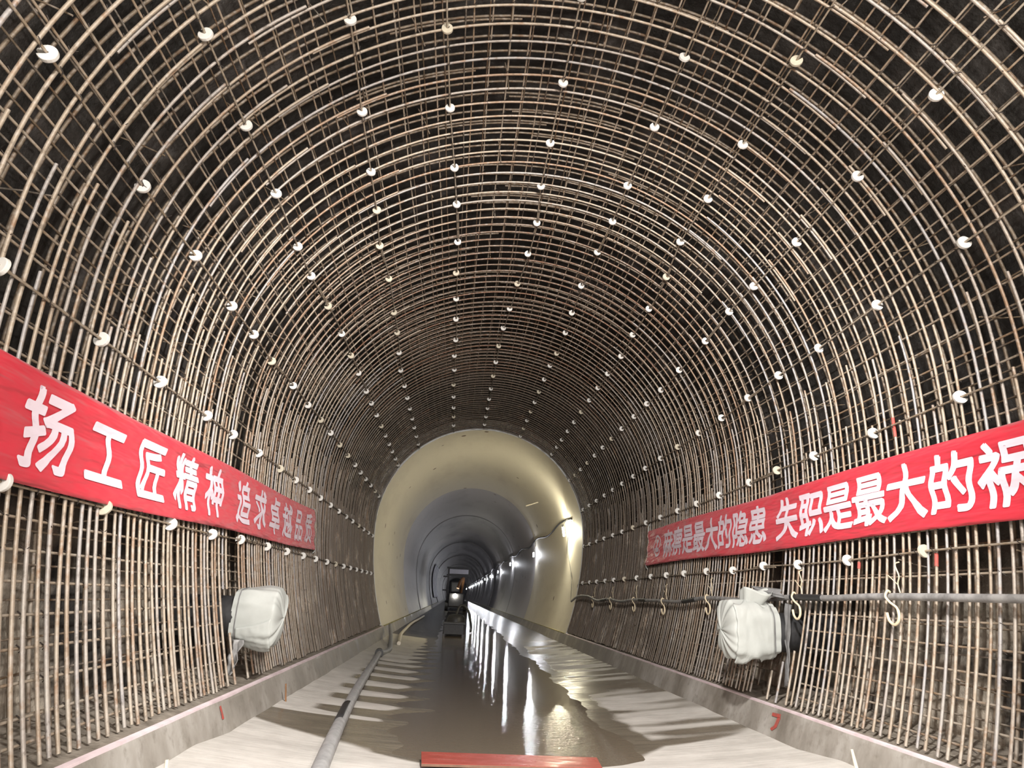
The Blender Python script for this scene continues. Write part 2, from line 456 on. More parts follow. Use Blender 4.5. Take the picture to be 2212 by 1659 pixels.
def puddle():
    mb = MB(); rows = []; y = 5.3
    while y < 70:
        rows.append([(-1.1 + 3.55 * i / 40, y, WATER) for i in range(41)]); y += 0.1 if y < 20 else 1.0
    mb.grid(rows)
    tag(mb.build('puddle', M['water']), 'long brown puddle down the middle of the concrete invert', 'water', kind='stuff')
puddle()

# ------------------------------------------------------------------ reinforcement
RINGS = []
y = 7.36
while y > 1.0: RINGS.append(y); y -= 0.194
RINGS = RINGS[::-1]; FIRST_FAR = len(RINGS)
y = 7.55
while y < LY - 0.03: RINGS.append(y); y += 0.19
GAPS = {-1: (6.92, 0.22), 1: (7.2, 0.22)}      # a hoop leg left out at the pour joint
OPEN = {-1: (6.68, 7.36, 1.30), 1: (6.55, 7.30, 1.42)}   # cut open below the wrapped outlets (y0, y1, upper z)
def s_at_z(z, side):
    i = min(range(0, 160), key=lambda k: abs(PT[k][1] - z)); s = ST[i]
    return s if side < 0 else STOT - s
def bar_pts(s0, s1, off, y, jit, step=0.13):
    n = max(2, int(abs(s1 - s0) / step)); out = []
    ph = rnd() * 50; sl = random.uniform(-1, 1) * jit
    for i in range(n + 1):
        s = s0 + (s1 - s0) * i / n
        x, z = prof(s, off + 0.35 * jit * noise.noise(Vector((s * 0.7, ph, 1))))
        out.append((x, y + jit * noise.noise(Vector((s * 0.5, ph, 0))) + sl * (i / n - 0.5), z))
    return out
HG = 'inner hoop bars'
def hoops():
    nr = len(RINGS)
    for k, y in enumerate(RINGS):
        cnt = nr - k
        mat = M['hoop_red_dim'] if FIRST_FAR <= k else M['hoop']
        hi = (k % 2 == 0)
        aL = (148 if hi else 131) + random.uniform(-1.5, 1.5); aR = (36 if hi else 52) + random.uniform(-1.5, 1.5)
        if random.random() < 0.25: aL -= 9
        sL, sR = SA(aL), SA(aR); lap = 0.55
        foot = 0.04 + 0.03 * rnd()
        where = 'counted towards the camera from the concrete lining'
        # left leg
        for side, nm, s0, s1 in ((-1, 'left', foot, sL), (1, 'right', STOT - foot, sR)):
            if abs(y - GAPS[side][0]) < GAPS[side][1] / 2: continue
            o0, o1, oz = OPEN[side]
            if o0 < y < o1:
                top = s_at_z(oz, side)
                hst = (0.10 + 0.42 * (1 - (y - o0) / (o1 - o0)) + 0.05 * rnd()) if side < 0 else (0.10 + 0.45 * (1 - (y - o0) / (o1 - o0)))
                st = MB(); e = s0 + hst if side < 0 else s0 - hst
                st.tube(bar_pts(s0, e, 0, y, 0.01), 0.0125)
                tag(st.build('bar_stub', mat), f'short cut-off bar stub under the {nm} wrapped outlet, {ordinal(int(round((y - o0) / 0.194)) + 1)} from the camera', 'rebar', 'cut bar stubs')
                s0 = top
            mb = MB(); mb.tube(bar_pts(s0, s1, 0.0, y, 0.018), 0.0112 + 0.001 * rnd())
            o = mb.build('hoop_bar', M['hoop'])
            tag(o, f'rusty hoop bar up the {nm} wall, {ordinal(cnt)} {where}', 'rebar', HG)
        # straight wall bars standing between the hoop legs
        if k + 1 < nr:
            for side, nm in ((-1, 'left'), (1, 'right')):
                yb = (y + RINGS[k + 1]) / 2 + random.uniform(-0.012, 0.012)
                if abs(yb - GAPS[side][0]) < GAPS[side][1] / 2 + 0.03: continue
                o0, o1, oz = OPEN[side]
                tops = (3.35 if hi else 2.75) + random.uniform(-0.1, 0.1)
                s1 = tops if side < 0 else STOT - tops
                s0 = foot if side < 0 else STOT - foot
                if o0 - 0.05 < yb < o1 + 0.02:
                    s0 = s_at_z(oz, side)
                mb = MB(); mb.tube(bar_pts(s0, s1, random.uniform(-0.004, 0.004), yb, 0.028), 0.0105 + 0.001 * rnd())
                tag(mb.build('wall_bar', M['hoop']), f'straight bar standing between hoop legs on the {nm} wall, {ordinal(cnt - 1)} out from the lining', 'rebar', 'straight wall bars')
        mb = MB(); mb.tube(bar_pts(sL - lap, sR + lap, 0.002, y + 0.025, 0.016), 0.0112 + 0.001 * rnd())
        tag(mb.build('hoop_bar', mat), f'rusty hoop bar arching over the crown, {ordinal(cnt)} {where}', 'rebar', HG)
hoops()

# back layer of hoops, farther from the camera than the inner one: beyond the 300 nearest of the kind
mb = MB(); y = 1.1
while y < LY - 0.03:
    yy = y + random.uniform(-0.02, 0.02)
    a = random.uniform(60, 120)
    lo = 1.15 if OPEN[-1][0] - 0.1 < yy < OPEN[-1][1] + 0.15 else 0.0
    hi_ = STOT - 1.25 if OPEN[1][0] - 0.1 < yy < OPEN[1][1] + 0.15 else STOT
    mb.tube(bar_pts(lo, hi_, 0.34, yy, 0.03, 0.22), 0.0125, 6)
    if rnd() < 0.6:
        s = SA(a); mb.tube(bar_pts(s - 0.6, s + 0.6, 0.335, yy + 0.028, 0.01, 0.2), 0.0125, 6)
    y += 0.2
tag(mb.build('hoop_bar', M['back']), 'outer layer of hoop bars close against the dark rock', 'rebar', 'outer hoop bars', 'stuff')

ROWS = {
'M': [(1.45, 4.38), (1.45, 5.41), (1.45, 6.33), (1.47, 7.17), (1.47, 8.19), (1.47, 9.14), (1.47, 10.12)],
'A': [(2.54, 4.06), (2.54, 4.94), (2.54, 5.94), (2.54, 6.68), (2.54, 7.6), (2.54, 8.58), (2.54, 9.46)],
'B': [(3.71, 2.78), (3.68, 3.89), (3.68, 4.84), (3.66, 5.78), (3.66, 6.49), (3.63, 7.24), (3.66, 8.26), (3.66, 9.18), (3.68, 10.09), (3.68, 10.96)],
'C': [(4.74, 3.42), (4.74, 4.3), (4.74, 5.22), (4.72, 6.16), (4.72, 6.83), (4.77, 7.74), (4.79, 8.71), (4.79, 9.61), (4.79, 10.46), (4.79, 11.5), (4.79, 12.29)],
'D': [(5.93, 3.92), (5.88, 4.92), (5.85, 5.81), (5.83, 6.52), (5.77, 7.28), (5.8, 8.22), (5.77, 9.34), (5.75, 10.14), (5.7, 11.03), (5.65, 11.93)],
'E': [(6.81, 4.26), (6.83, 5.23), (6.88, 6.21), (6.91, 6.96), (6.93, 7.89), (6.91, 8.8), (6.91, 9.72), (6.91, 10.56), (6.91, 11.56), (6.88, 12.42), (6.88, 13.29), (6.86, 14.35)],
'F': [(8.02, 4.92), (8.02, 5.82), (8.02, 6.63), (8.07, 7.45), (8.04, 8.3), (7.97, 9.29), (7.92, 10.27), (7.87, 11.16), (7.84, 12.09)],
'G': [(9.1, 4.27), (9.1, 5.18), (9.08, 6.2), (9.08, 6.97), (9.05, 7.78), (9.02, 8.85), (9.05, 9.85), (9.08, 10.71), (9.08, 11.78), (9.05, 12.54)],
'H': [(10.01, 3.8), (10.01, 4.83), (10.01, 5.73), (10.01, 6.64), (10.11, 7.44), (10.16, 8.39), (10.18, 9.37), (10.23, 10.28), (10.21, 11.26), (10.21, 12.15)],
'I': [(11.07, 3.3), (11.07, 4.24), (11.09, 5.29), (11.09, 6.26), (11.09, 6.96), (11.14, 7.84), (11.17, 8.97), (11.19, 9.94), (11.19, 10.77)],
'J': [(12.1, 3.78), (12.12, 4.82), (12.15, 5.81), (12.15, 6.68), (12.17, 7.52), (12.2, 8.4), (12.2, 9.3)],
'K': [(13.22, 4.23), (13.24, 5.29), (13.24, 6.3), (13.24, 7.12), (13.26, 7.87), (13.28, 8.85)],
'L': [(14.37, 4.75), (14.39, 5.76), (14.39, 6.65), (14.37, 7.45), (14.39, 8.31), (14.37, 9.23)]}
RN = {'M': 'just below the left banner', 'A': 'just above the left banner', 'B': 'second above the left banner', 'C': 'third above the left banner',
      'D': 'left of the crown middle', 'E': 'up the crown middle', 'F': 'right of the crown middle', 'G': 'fifth above the right banner',
      'H': 'fourth above the right banner', 'I': 'third above the right banner', 'J': 'second above the right banner', 'K': 'just above the right banner', 'L': 'just below the right banner'}

def disc_mesh(mat, seed):
    """round mortar wheel with a slot cut from its rim to its hub; axis along Y, slot towards +Z"""
    rn = random.Random(seed); r, th, sw = 0.052, 0.026, 0.011
    a0 = math.asin(sw / r); prof2 = []
    n = 26
    for i in range(n + 1):
        a = math.pi / 2 + a0 + (2 * math.pi - 2 * a0) * i / n
        q = r * (1 + 0.015 * rn.uniform(-1, 1)); prof2.append((q * math.cos(a), q * math.sin(a)))
    prof2 += [(sw * 0.8, 0.004), (0.004, -0.008), (-0.004, -0.008), (-sw * 0.8, 0.004)]
    bm = bmesh.new()
    v = [bm.verts.new((x, -th / 2, z)) for x, z in prof2]; f = bm.faces.new(v)
    e = bmesh.ops.extrude_face_region(bm, geom=[f])
    bmesh.ops.translate(bm, vec=(0, th, 0), verts=[q for q in e['geom'] if isinstance(q, bmesh.types.BMVert)])
    bmesh.ops.recalc_face_normals(bm, faces=bm.faces)
    rim = [ed for ed in bm.edges if abs(ed.verts[0].co.y - ed.verts[1].co.y) < 1e-6 and ed.verts[0].co.xz.length > 0.04 and ed.verts[1].co.xz.length > 0.04]
    bmesh.ops.bevel(bm, geom=rim, offset=0.005, segments=2, affect='EDGES', profile=0.6)
    me = bpy.data.meshes.new('spacer_disc'); bm.to_mesh(me); bm.free(); me.materials.append(mat)
    return me
DISCS = [disc_mesh(M['disc'], 1), disc_mesh(M['disc'], 2), disc_mesh(M['disc_dirty'], 3)]
def knots(pts, ys, r):
    """dark twists of tie wire where a long bar crosses the hoops"""
    mb = MB()
    for yy in ys:
        if rnd() < 0.3: continue
        i = max(0, min(len(pts) - 2, int((yy - pts[0][1]) / (pts[-1][1] - pts[0][1]) * (len(pts) - 1))))
        a, b = Vector(pts[i]), Vector(pts[i + 1]); tt = (yy - a.y) / (b.y - a.y) if b.y != a.y else 0
        p = a.lerp(b, tt); d = Vector((CX - p.x, 0, max(0.0, CZ - p.z) * 0.0 + (CZ - p.z if p.z > CZ else 0))).normalized()
        u = Vector((-d.z, 0, d.x)); q = r
        c = p + d * 0.0
        mb.tube([c + (Vector((0, -0.02, 0)) + u * 0.02), c + d * q * 1.3, c + (Vector((0, 0.02, 0)) - u * 0.02)], 0.0035, 4, False)
        if rnd() < 0.35:
            e = c + d * q; mb.tube([e, e + d * 0.03 + u * random.uniform(-0.03, 0.03) + Vector((0, random.uniform(-0.02, 0.02), 0))], 0.0022, 4, False)
    return mb
DG = 'mortar spacer discs'
def disc_rows():
    for key, L in ROWS.items():
        L = list(L)
        while L[-1][1] + 0.93 < LY - 0.15: L.append((L[-1][0], L[-1][1] + 0.93 + random.uniform(-0.06, 0.06)))
        first = 1
        if L[0][1] > 3.0: L.insert(0, (L[0][0], L[0][1] - 0.98)); first = 0
        def s_at(yy):
            if yy <= L[0][1]: return L[0][0]
            for (a, ya), (b, yb) in zip(L, L[1:]):
                if yy <= yb: return a + (b - a) * (yy - ya) / (yb - ya)
            return L[-1][0]
        off = -0.0215
        for part, (y0, y1, sh) in enumerate(((1.0, 7.75, 0.0), (7.15, LY - 0.02, 0.018))):
            pts = []; yy = y0
            while yy <= y1 + 1e-6:
                x, z = prof(s_at(yy) + sh, off + 0.004 * noise.noise(Vector((yy * 2, s_at(yy), 3)))); pts.append((x, yy, z)); yy += 0.14
            mb = MB(); mb.tube(pts, 0.0085, 6)
            bar = mb.build('long_bar', M['disc_bar'])
            tag(bar, f'{"near" if part == 0 else "far"} length of the spacer-carrying long bar {RN[key]}', 'rebar', 'spacer-carrying long bars')
            kn = knots(pts, [q for q in RINGS if y0 < q < y1 - 0.1], 0.012).build('tie_wire', M['wire'], bar); kn['kind'] = 'stuff'
        num = 0
        for i, (s, yy) in enumerate(L):
            x, z = prof(s, off); x2, z2 = prof(s, off - 1)
            dx, dz = x - x2, z - z2            # outward
            o = link('spacer_disc', DISCS[2] if rnd() < 0.14 else DISCS[int(rnd() * 2)])
            o.location = (x, yy, z)
            o.rotation_euler = (random.uniform(-.18, .18), math.atan2(dx, dz) + random.uniform(-0.5, 0.5), random.uniform(-.22, .22))
            num += 1
            tag(o, f'white slotted mortar disc, {ordinal(num)} from the camera on the bar {RN[key]}', 'spacer', DG)
disc_rows()

def long_bars():
    keys = 'MABCDEFGHIJKL'
    ms = [sum(s for s, _ in ROWS[k]) / len(ROWS[k]) for k in keys]
    edges = [0.12] + ms + [STOT - 0.12]
    inner = []
    for a, b in zip(edges, edges[1:]):
        n = max(1, int(round((b - a) / 0.178)) - 1)
        for i in range(1, n + 1): inner.append(a + (b - a) * i / (n + 1))
    inner = [0.16] + inner + [STOT - 0.16]
    for idx, s in enumerate(inner):
        left = s < STOT / 2
        num = idx + 1 if left else len(inner) - idx
        side = -1 if left else 1
        o0, o1, oz = OPEN[side]; zz = prof(s)[1]
        pts = []; yy = 1.0; ph = rnd() * 40
        segs = [[]]
        while yy < LY - 0.02:
            x, z = prof(s + 0.015 * noise.noise(Vector((yy * 0.5, ph, 0))), 0.0205 + 0.004 * noise.noise(Vector((yy * 1.5, ph, 4))))
            if zz < oz - 0.05 and o0 - 0.02 < yy < o1 + 0.02:
                if segs[-1]: segs.append([])
            else: segs[-1].append((x, yy, z))
            yy += 0.16
        mb = MB()
        for sg in segs:
            if len(sg) > 1: mb.tube(sg, 0.0085, 6)
        o = mb.build('long_bar', M['long'])
        tag(o, f'thin long bar behind the hoops, {ordinal(num)} up from the {"left" if left else "right"} kerb', 'rebar', 'inner long bars')
        kb = MB()
        for sg in segs:
            if len(sg) > 2:
                k2 = knots(sg, [q for q in RINGS if sg[0][1] < q < min(sg[-1][1], 13)], 0.014); kb.add(k2.v, k2.f)
        if kb.v:
            kn = kb.build('tie_wire', M['wire'], o); kn['kind'] = 'stuff'
    s = 0.1; outer = []
    while s < STOT - 0.1: outer.append(s); s += 0.205
    for idx, s in enumerate(outer):
        left = s < STOT / 2; num = idx + 1 if left else len(outer) - idx
        mb = MB(); pts = []; yy = 1.0; ph = rnd() * 40; sd = -1 if left else 1
        cut = min(s, STOT - s) < 1.15
        while yy < LY - 0.02:
            if cut and OPEN[sd][0] - 0.1 < yy < OPEN[sd][1] + 0.15:
                if len(pts) > 1: mb.tube(pts, 0.0075, 5)
                pts = []; yy += 0.25; continue
            x, z = prof(s + 0.03 * noise.noise(Vector((yy * 0.4, ph, 0))), 0.32 + 0.01 * noise.noise(Vector((yy, ph, 4)))); pts.append((x, yy, z)); yy += 0.25
        if len(pts) > 1: mb.tube(pts, 0.0075, 5)
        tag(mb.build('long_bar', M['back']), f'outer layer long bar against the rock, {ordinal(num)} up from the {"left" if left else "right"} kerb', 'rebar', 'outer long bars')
    # radial links between the two layers
    me = MB(); me.tube([(0, 0, -0.02), (0.01, 0.004, 0.16), (0, 0, 0.36)], 0.006, 5)
    lk = me.mesh('link_bar'); lk.materials.append(M['back'])
    for i in range(18):
        s = 0.5 + i * 0.87
        left = s < STOT / 2
        for j in range(13):
            yy = 1.6 + j * 1.15 + (0.5 if i % 2 else 0)
            if not (5.4 < yy < 8.4 and (s < 1.6 or s > STOT - 1.6)):
                x, z = prof(s, 0.0); x2, z2 = prof(s, 1.0)
                o = link('link_bar', lk); o.location = (x, yy, z); o.rotation_euler = (random.uniform(-.06, .06), math.atan2(x2 - x, z2 - z), 0)
                tag(o, 'short radial link bar tying the inner cage to the outer layer', 'rebar', 'radial link bars')
long_bars()

# red paint marks on a few hoop legs of the right wall
for i, (yy, z0, z1) in enumerate(((4.62, 1.72, 1.82), (5.55, 1.74, 1.80), (4.98, 2.86, 3.04), (7.5, 2.5, 2.56))):
    yk = min(RINGS, key=lambda q: abs(q - yy))
    host = [o for o in C.objects if o.name.startswith('hoop_bar') and 'right wall' in o.get('label', '') and abs(o.data.vertices[0].co.y - yk) < 0.05]
    if not host: continue
    h = host[0]; vs = [v.co for v in h.data.vertices]
    ring = [sum((vs[8 * k + j] for j in range(8)), Vector()) / 8 for k in range(len(vs) // 8 - 2)]
    mb = MB(); seg = [q for q in ring if z0 - 0.14 < q.z < z1 + 0.14]
    if len(seg) < 2: continue
    a, b = seg[0], seg[-1]
    if abs(a.z - b.z) < 1e-3: continue
    pa = a.lerp(b, (z0 - a.z) / (b.z - a.z)); pb = a.lerp(b, (z1 - a.z) / (b.z - a.z))
    mb.tube([pa, pa.lerp(pb, 0.5), pb], 0.0145, 8)
    m_ = mb.build('paint_mark', M['redpaint'], h); m_['label'] = 'red paint on the bar'

# ------------------------------------------------------------------ banners
def banner(side, y0, y1, zc0, zc1, height, chars, csize, title, ends):
    def xz(yy, v):
        """cloth surface: v from 0 (bottom) to 1 (top)"""
        zc = zc0 + (zc1 - zc0) * (yy - y0) / (y1 - y0)
        z = zc + (v - 0.5) * height + 0.012 * math.sin(yy * 1.3 + side)
        off = -0.055 - 0.012 * noise.noise(Vector((yy * 0.45, v * 3.0, side))) - 0.010 * math.sin(v * 17 + 1.2 * math.sin(yy * 0.8))
        return wall_x(z, side, off), z
    e = empty('banner', (wall_x(zc0, side) - side * 0.06, (y0 + y1) / 2, zc0))
    tag(e, title, 'banner', 'red slogan banners')
    mb = MB(); rows = []; n = int((y1 - y0) / 0.05)
    for i in range(n + 1):
        yy = y0 + (y1 - y0) * i / n
        rows.append([(xz(yy, k / 24)[0], yy, xz(yy, k / 24)[1]) for k in range(25)])
    mb.grid(rows)
    cl = child(mb.build('cloth', M['banner']), e)
    so = cl.modifiers.new('thick', 'SOLIDIFY'); so.thickness = 0.002; so.offset = 0
    dg = bpy.context.evaluated_depsgraph_get()
    for ch, yc in chars:
        cu = bpy.data.curves.new('t', 'FONT'); cu.body = ch; cu.size = 1.0; cu.fill_mode = 'FRONT'; cu.resolution_u = 4
        cu.align_x = 'CENTER'
        to = bpy.data.objects.new('t', cu); C.objects.link(to)
        bpy.context.view_layer.update()
        me = bpy.data.meshes.new_from_object(to.evaluated_get(bpy.context.evaluated_depsgraph_get()))
        bpy.data.objects.remove(to)
        bm = bmesh.new(); bm.from_mesh(me)
        bmesh.ops.remove_doubles(bm, verts=bm.verts, dist=1e-5)
        rimw = 0.024                                       # thicken the strokes to the weight of banner lettering
        quads = []
        for ed in [q for q in bm.edges if len(q.link_faces) == 1]:
            a, b = ed.verts[0].co.copy(), ed.verts[1].co.copy(); d = (b - a)
            if d.length < 1e-6: continue
            d.normalize(); nrm = Vector((-d.y, d.x, 0)) * rimw
            quads.append([a - nrm, b - nrm, b + nrm, a + nrm])
            quads.append([a + Vector((math.cos(k * math.pi / 4 + 0.39), math.sin(k * math.pi / 4 + 0.39), 0)) * rimw for k in range(8)])
        for i, qd in enumerate(quads):
            bm.faces.new([bm.verts.new(p_) for p_ in qd])
        for _ in range(4):
            bmesh.ops.triangulate(bm, faces=bm.faces)
            big = [ed for ed in bm.edges if ed.calc_length() > 0.09]
            if big: bmesh.ops.subdivide_edges(bm, edges=big, cuts=1)
        xs = [v.co.x for v in bm.verts]; ysv = [v.co.y for v in bm.verts]
        if not xs: bm.free(); continue
        cxm, cym = (min(xs) + max(xs)) / 2, 0.38
        sc_ = csize / 0.92
        bm.verts.index_update()
        V = []
        for v in bm.verts:
            u = (v.co.x - cxm) * sc_; vv = (v.co.y - cym) * sc_
            yy = yc + (u if side < 0 else -u)
            x, z = xz(yy, 0.5 + vv / height)
            V.append((x - side * 0.008, yy, z))
        lb = MB(); lb.add(V, [tuple(v.index for v in f.verts) for f in bm.faces], False)
        bm.free()
        le = child(lb.build('letter', M['letter']), e); le['label'] = 'white bold character'
    if side > 0:      # round railway emblem at the far end
        em = MB(); yc = 11.64
        def pt(a, r, dz=0.0):
            yy = yc - r * math.cos(a) * 0.2; vv = 0.5 + r * math.sin(a) * 0.2 / height + dz
            x, z = xz(yy, vv); return (x - side * 0.008, yy, z)
        em.grid([[pt(-0.25 + (2 * math.pi - 0.2) * k / 60, r) for k in range(61)] for r in (0.80, 1.0)], False)      # outer ring with its small gap
        def strip(y0_, y1_, x0a, x1a, x0b, x1b):                # trapezoid in emblem units, bottom to top
            def q_(x_, y_):
                yy = yc - x_ * 0.2; x, z = xz(yy, 0.5 + y_ * 0.2 / height); return (x - side * 0.008, yy, z)
            em.grid([[q_(x0a + (x1a - x0a) * k / 6, y0_) for k in range(7)], [q_(x0b + (x1b - x0b) * k / 6, y1_) for k in range(7)]], False)
        strip(-0.55, -0.18, -0.40, 0.40, -0.66, 0.66)      # broad rail foot
        strip(-0.18, 0.30, -0.16, 0.16, -0.13, 0.13)       # web
        strip(0.30, 0.58, -0.36, 0.36, -0.30, 0.30)        # head
        q = child(em.build('emblem', M['letter']), e); q['label'] = 'white round emblem'
    for (yy, v, dy, dz) in ends:
        x, z = xz(yy, v); tb = MB()
        tb.tube([(x, yy, z), (x + side * 0.01, yy + dy * 0.5, z + dz * 0.6), (x + side * 0.04, yy + dy, z + dz)], 0.009, 6)
        tc = child(tb.build('tie_cord', M['bag']), e); tc['label'] = 'white tie cord'
LC = [('弘', 3.06), ('扬', 3.66), ('工', 4.29), ('匠', 4.94), ('精', 5.59), ('神', 6.24), ('追', 7.12), ('求', 7.76), ('卓', 8.38), ('越', 9.02), ('品', 9.67), ('质', 10.32)]
RC = list(zip('麻痹是最大的隐患', (11.02, 10.53, 10.04, 9.55, 9.06, 8.57, 8.06, 7.57))) + list(zip('失职是最大的祸', (6.84, 6.35, 5.86, 5.37, 4.88, 4.38, 3.88)))
banner(-1, 2.3, 10.85, 2.12, 2.28, 0.65, LC, 0.45, 'red slogan banner with white lettering strung along the left rebar wall', [(10.83, 0.97, 0.05, 0.06), (10.83, 0.03, 0.03, -0.07)])
banner(1, 2.6, 12.3, 2.31, 2.40, 0.67, RC, 0.46, 'red slogan banner with round emblem strung along the right rebar wall', [(12.27, 0.97, 0.02, 0.16), (12.27, 0.03, 0.02, -0.08)])

# ------------------------------------------------------------------ wrapped outlets on both walls
def wrapped(side, yc, zc, x_wall, x_out, ry, rz, seed, title):
    e = empty('wrapped_outlet', (x_wall, yc, zc)); tag(e, title, 'outlet')
    mb = MB(); rows = []; nu, nv = 26, 72; L = x_out - x_wall
    def shell(u, a):
        """u 0 at the wall to 1 past the rounded front, a around"""
        if u < 0.72: t_, rr = u / 0.72 * 0.86, 1.0 - 0.10 * (1 - u / 0.72) ** 2
        else:
            q = (u - 0.72) / 0.28 * math.pi / 2; t_, rr = 0.86 + 0.14 * math.sin(q), math.cos(q) * 0.9 + 0.1 * (1 - (u - 0.72) / 0.28)
        ca, sa = math.cos(a), math.sin(a); ex = 0.74
        cy = math.copysign(abs(ca) ** ex, ca); cz = math.copysign(abs(sa) ** ex, sa)
        f1 = noise.noise(Vector((ca * 1.6 + seed, sa * 1.6, u * 2.2)))
        fold = noise.noise(Vector((ca * 4 + seed, sa * 4, u * 1.3 + 9)))
        gather = abs(math.sin(a * 7 + 2.0 * u + seed)) * 0.035 * max(0.0, (u - 0.55) * 2)
        k = rr * (1 + 0.10 * f1 + 0.10 * fold - gather)
        p = Vector((x_wall + L * t_, yc + ry * cy * k, zc + rz * cz * k - 0.05 * t_ * rz))
        p.x += 0.03 * fold * (1 if u > 0.6 else 0.3) * (1 if L > 0 else -1)
        return p
    for i in range(nu + 1):
        rows.append([shell(i / nu, 2 * math.pi * j / nv) for j in range(nv)])
    mb.grid(rows, True, True)
    sk = child(mb.build('bag', M['bag']), e); sk['label'] = 'white woven bag pulled over the outlet'
    ss_ = sk.modifiers.new('s', 'SUBSURF'); ss_.levels = 1; ss_.render_levels = 1
    # loose overlapping flap of the bag, lying just off the shell
    fl = MB(); rows = []
    for i in range(19):
        u = 0.12 + 0.62 * i / 18; r = []
        for j in range(21):
            if side < 0: a = math.radians(200 + 78 * j / 20 - 20 * i / 18)
            else: a = math.radians(120 + 120 * j / 20 + 16 * math.sin(i * 0.5))
            p = shell(u, a); c = Vector((p.x, yc, zc)); d = (p - c).normalized()
            lift = 0.012 + 0.03 * max(0, (j - 15) / 5) ** 2 + 0.008 * noise.noise(Vector((i * 0.5, j * 0.4, seed)))
            r.append(p + d * lift)
        rows.append(r)
    fl.grid(rows)
    fo = child(fl.build('flap', M['bag']), e); fo.modifiers.new('t', 'SOLIDIFY').thickness = 0.004
    st = MB(); ring = [shell(0.10, 2 * math.pi * j / 40) + (shell(0.10, 2 * math.pi * j / 40) - Vector((shell(0.1, 0).x, yc, zc))).normalized() * 0.004 for j in range(41)]
    st.tube(ring, 0.006, 6, False); child(st.build('tie_cord', M['bag_grey']), e)
    pp = MB(); xb = x_wall + side * 0.75
    n = 24
    pp.grid([[(x, yc + 0.2 * math.cos(2 * math.pi * k / n), zc - 0.02 + 0.2 * math.sin(2 * math.pi * k / n)) for k in range(n)] for x in (xb, x_wall + L * 0.5)], True, True)
    child(pp.build('pipe_end', M['black']), e)
    return e, shell
eL, shL = wrapped(-1, 6.98, 1.065, -2.22, -1.75, 0.23, 0.285, 3.1, 'white bag wrapped over the outlet pipe on the left wall')
eR, shR = wrapped(1, 6.87, 1.14, 3.46, 2.90, 0.235, 0.30, 7.7, 'white bag wrapped over the outlet pipe on the right wall')
# raised mouth of the right bag, and the grey cloths beside the bags
mb = MB(); rows = []
for i in range(9):
    t_ = i / 8; r = []
    for j in range(25):
        a = 2 * math.pi * j / 24
        rr = 0.10 + 0.05 * t_ + 0.014 * math.sin(a * 5 + 1)
        r.append((3.24 + rr * 1.2 * math.cos(a) + 0.05 * t_, 6.82 + rr * 0.8 * math.sin(a) - 0.03 * t_, 1.38 + 0.15 * t_ + 0.04 * math.sin(a * 2 + .6) * t_))
    rows.append(r)
mb.grid(rows); q = child(mb.build('bag_mouth', M['bag']), eR); q.modifiers.new('t', 'SOLIDIFY').thickness = 0.004
def cloth(name, pts, par, mat, seed):
    mb = MB(); a, b, c, d = [Vector(p) for p in pts]; rows = []
    for i in range(17):
        r = []
        for j in range(17):
            u, v = i / 16, j / 16
            p = a.lerp(b, u).lerp(d.lerp(c, u), v)
            p.x += 0.035 * noise.noise(Vector((u * 3 + seed, v * 4, 0))); p.y += 0.03 * math.sin(u * 9 + seed) * (0.3 + v) + 0.03 * noise.noise(Vector((v * 5, seed, u * 2)))
            r.append(p)
        rows.append(r)
    mb.grid(rows); o = child(mb.build(name, mat), par); o.modifiers.new('t', 'SOLIDIFY').thickness = 0.004
    return o
cloth('cloth_flap', [(3.56, 6.68, 1.42), (3.55, 6.58, 1.40), (3.44, 6.60, 0.66), (3.45, 6.63, 0.60)], eR, M['bag_grey'], 1.0)['label'] = 'grey cloth hanging beside the bag'
cloth('cloth_flap', [(3.32, 6.97, 1.59), (3.52, 6.72, 1.56), (3.55, 6.68, 1.47), (3.34, 6.94, 1.50)], eR, M['bag_grey'], 4.0)['label'] = 'grey cloth over the bag'
cloth('cloth_flap', [(-2.16, 6.78, 0.84), (-2.04, 6.76, 0.84), (-2.11, 6.80, 0.52), (-2.19, 6.82, 0.50)], eL, M['pipe'], 2.0)['label'] = 'grey cloth hanging below the bag'

# ------------------------------------------------------------------ pipe with hooks on the right wall
PIPE = [(3.62, 2.4, 1.47), (3.62, 3.8, 1.48), (3.62, 5.12, 1.49), (3.62, 5.9, 1.475), (3.62, 6.6, 1.48), (3.60, 7.6, 1.44), (3.60, 8.9, 1.46), (3.59, 10, 1.40), (3.60, 11.3, 1.41), (3.59, 12.6, 1.41), (3.58, 13.6, 1.37), (3.59, 14.6, 1.41), (3.58, 15.8, 1.37), (3.59, 17, 1.47), (3.58, 18.3, 1.46), (3.5, 18.9, 1.32)]
def smooth(P, n=6):
    P = [Vector(p) for p in P]; out = []
    for i in range(len(P) - 1):
        p0, p1, p2, p3 = P[max(i - 1, 0)], P[i], P[i + 1], P[min(i + 2, len(P) - 1)]
        for k in range(n):
            t_ = k / n
            out.append(0.5 * ((2 * p1) + (p2 - p0) * t_ + (2 * p0 - 5 * p1 + 4 * p2 - p3) * t_ ** 2 + (3 * p1 - p0 - 3 * p2 + p3) * t_ ** 3))
    out.append(P[-1]); return out
PX = -0.04
e = empty('pipe', (3.58, 5, 1.48)); tag(e, 'long grey mud-stained pipe hung along the right rebar wall', 'pipe')
mb = MB(); path = [p + Vector((PX, 0, 0)) for p in smooth(PIPE)]
mb.tube(path, 0.029, 12, True, [0.029 if p.y < 9 else 0.027 for p in path])
child(mb.build('tube', M['pipe']), e)
for yy in (6.35, 9.6, 11.9, 15.1):
    seg = [p for p in path if abs(p.y - yy) < 0.35]
    mb = MB(); mb.tube(seg, 0.033, 12); child(mb.build('joint', M['black']), e)['label'] = 'black joint sleeve'
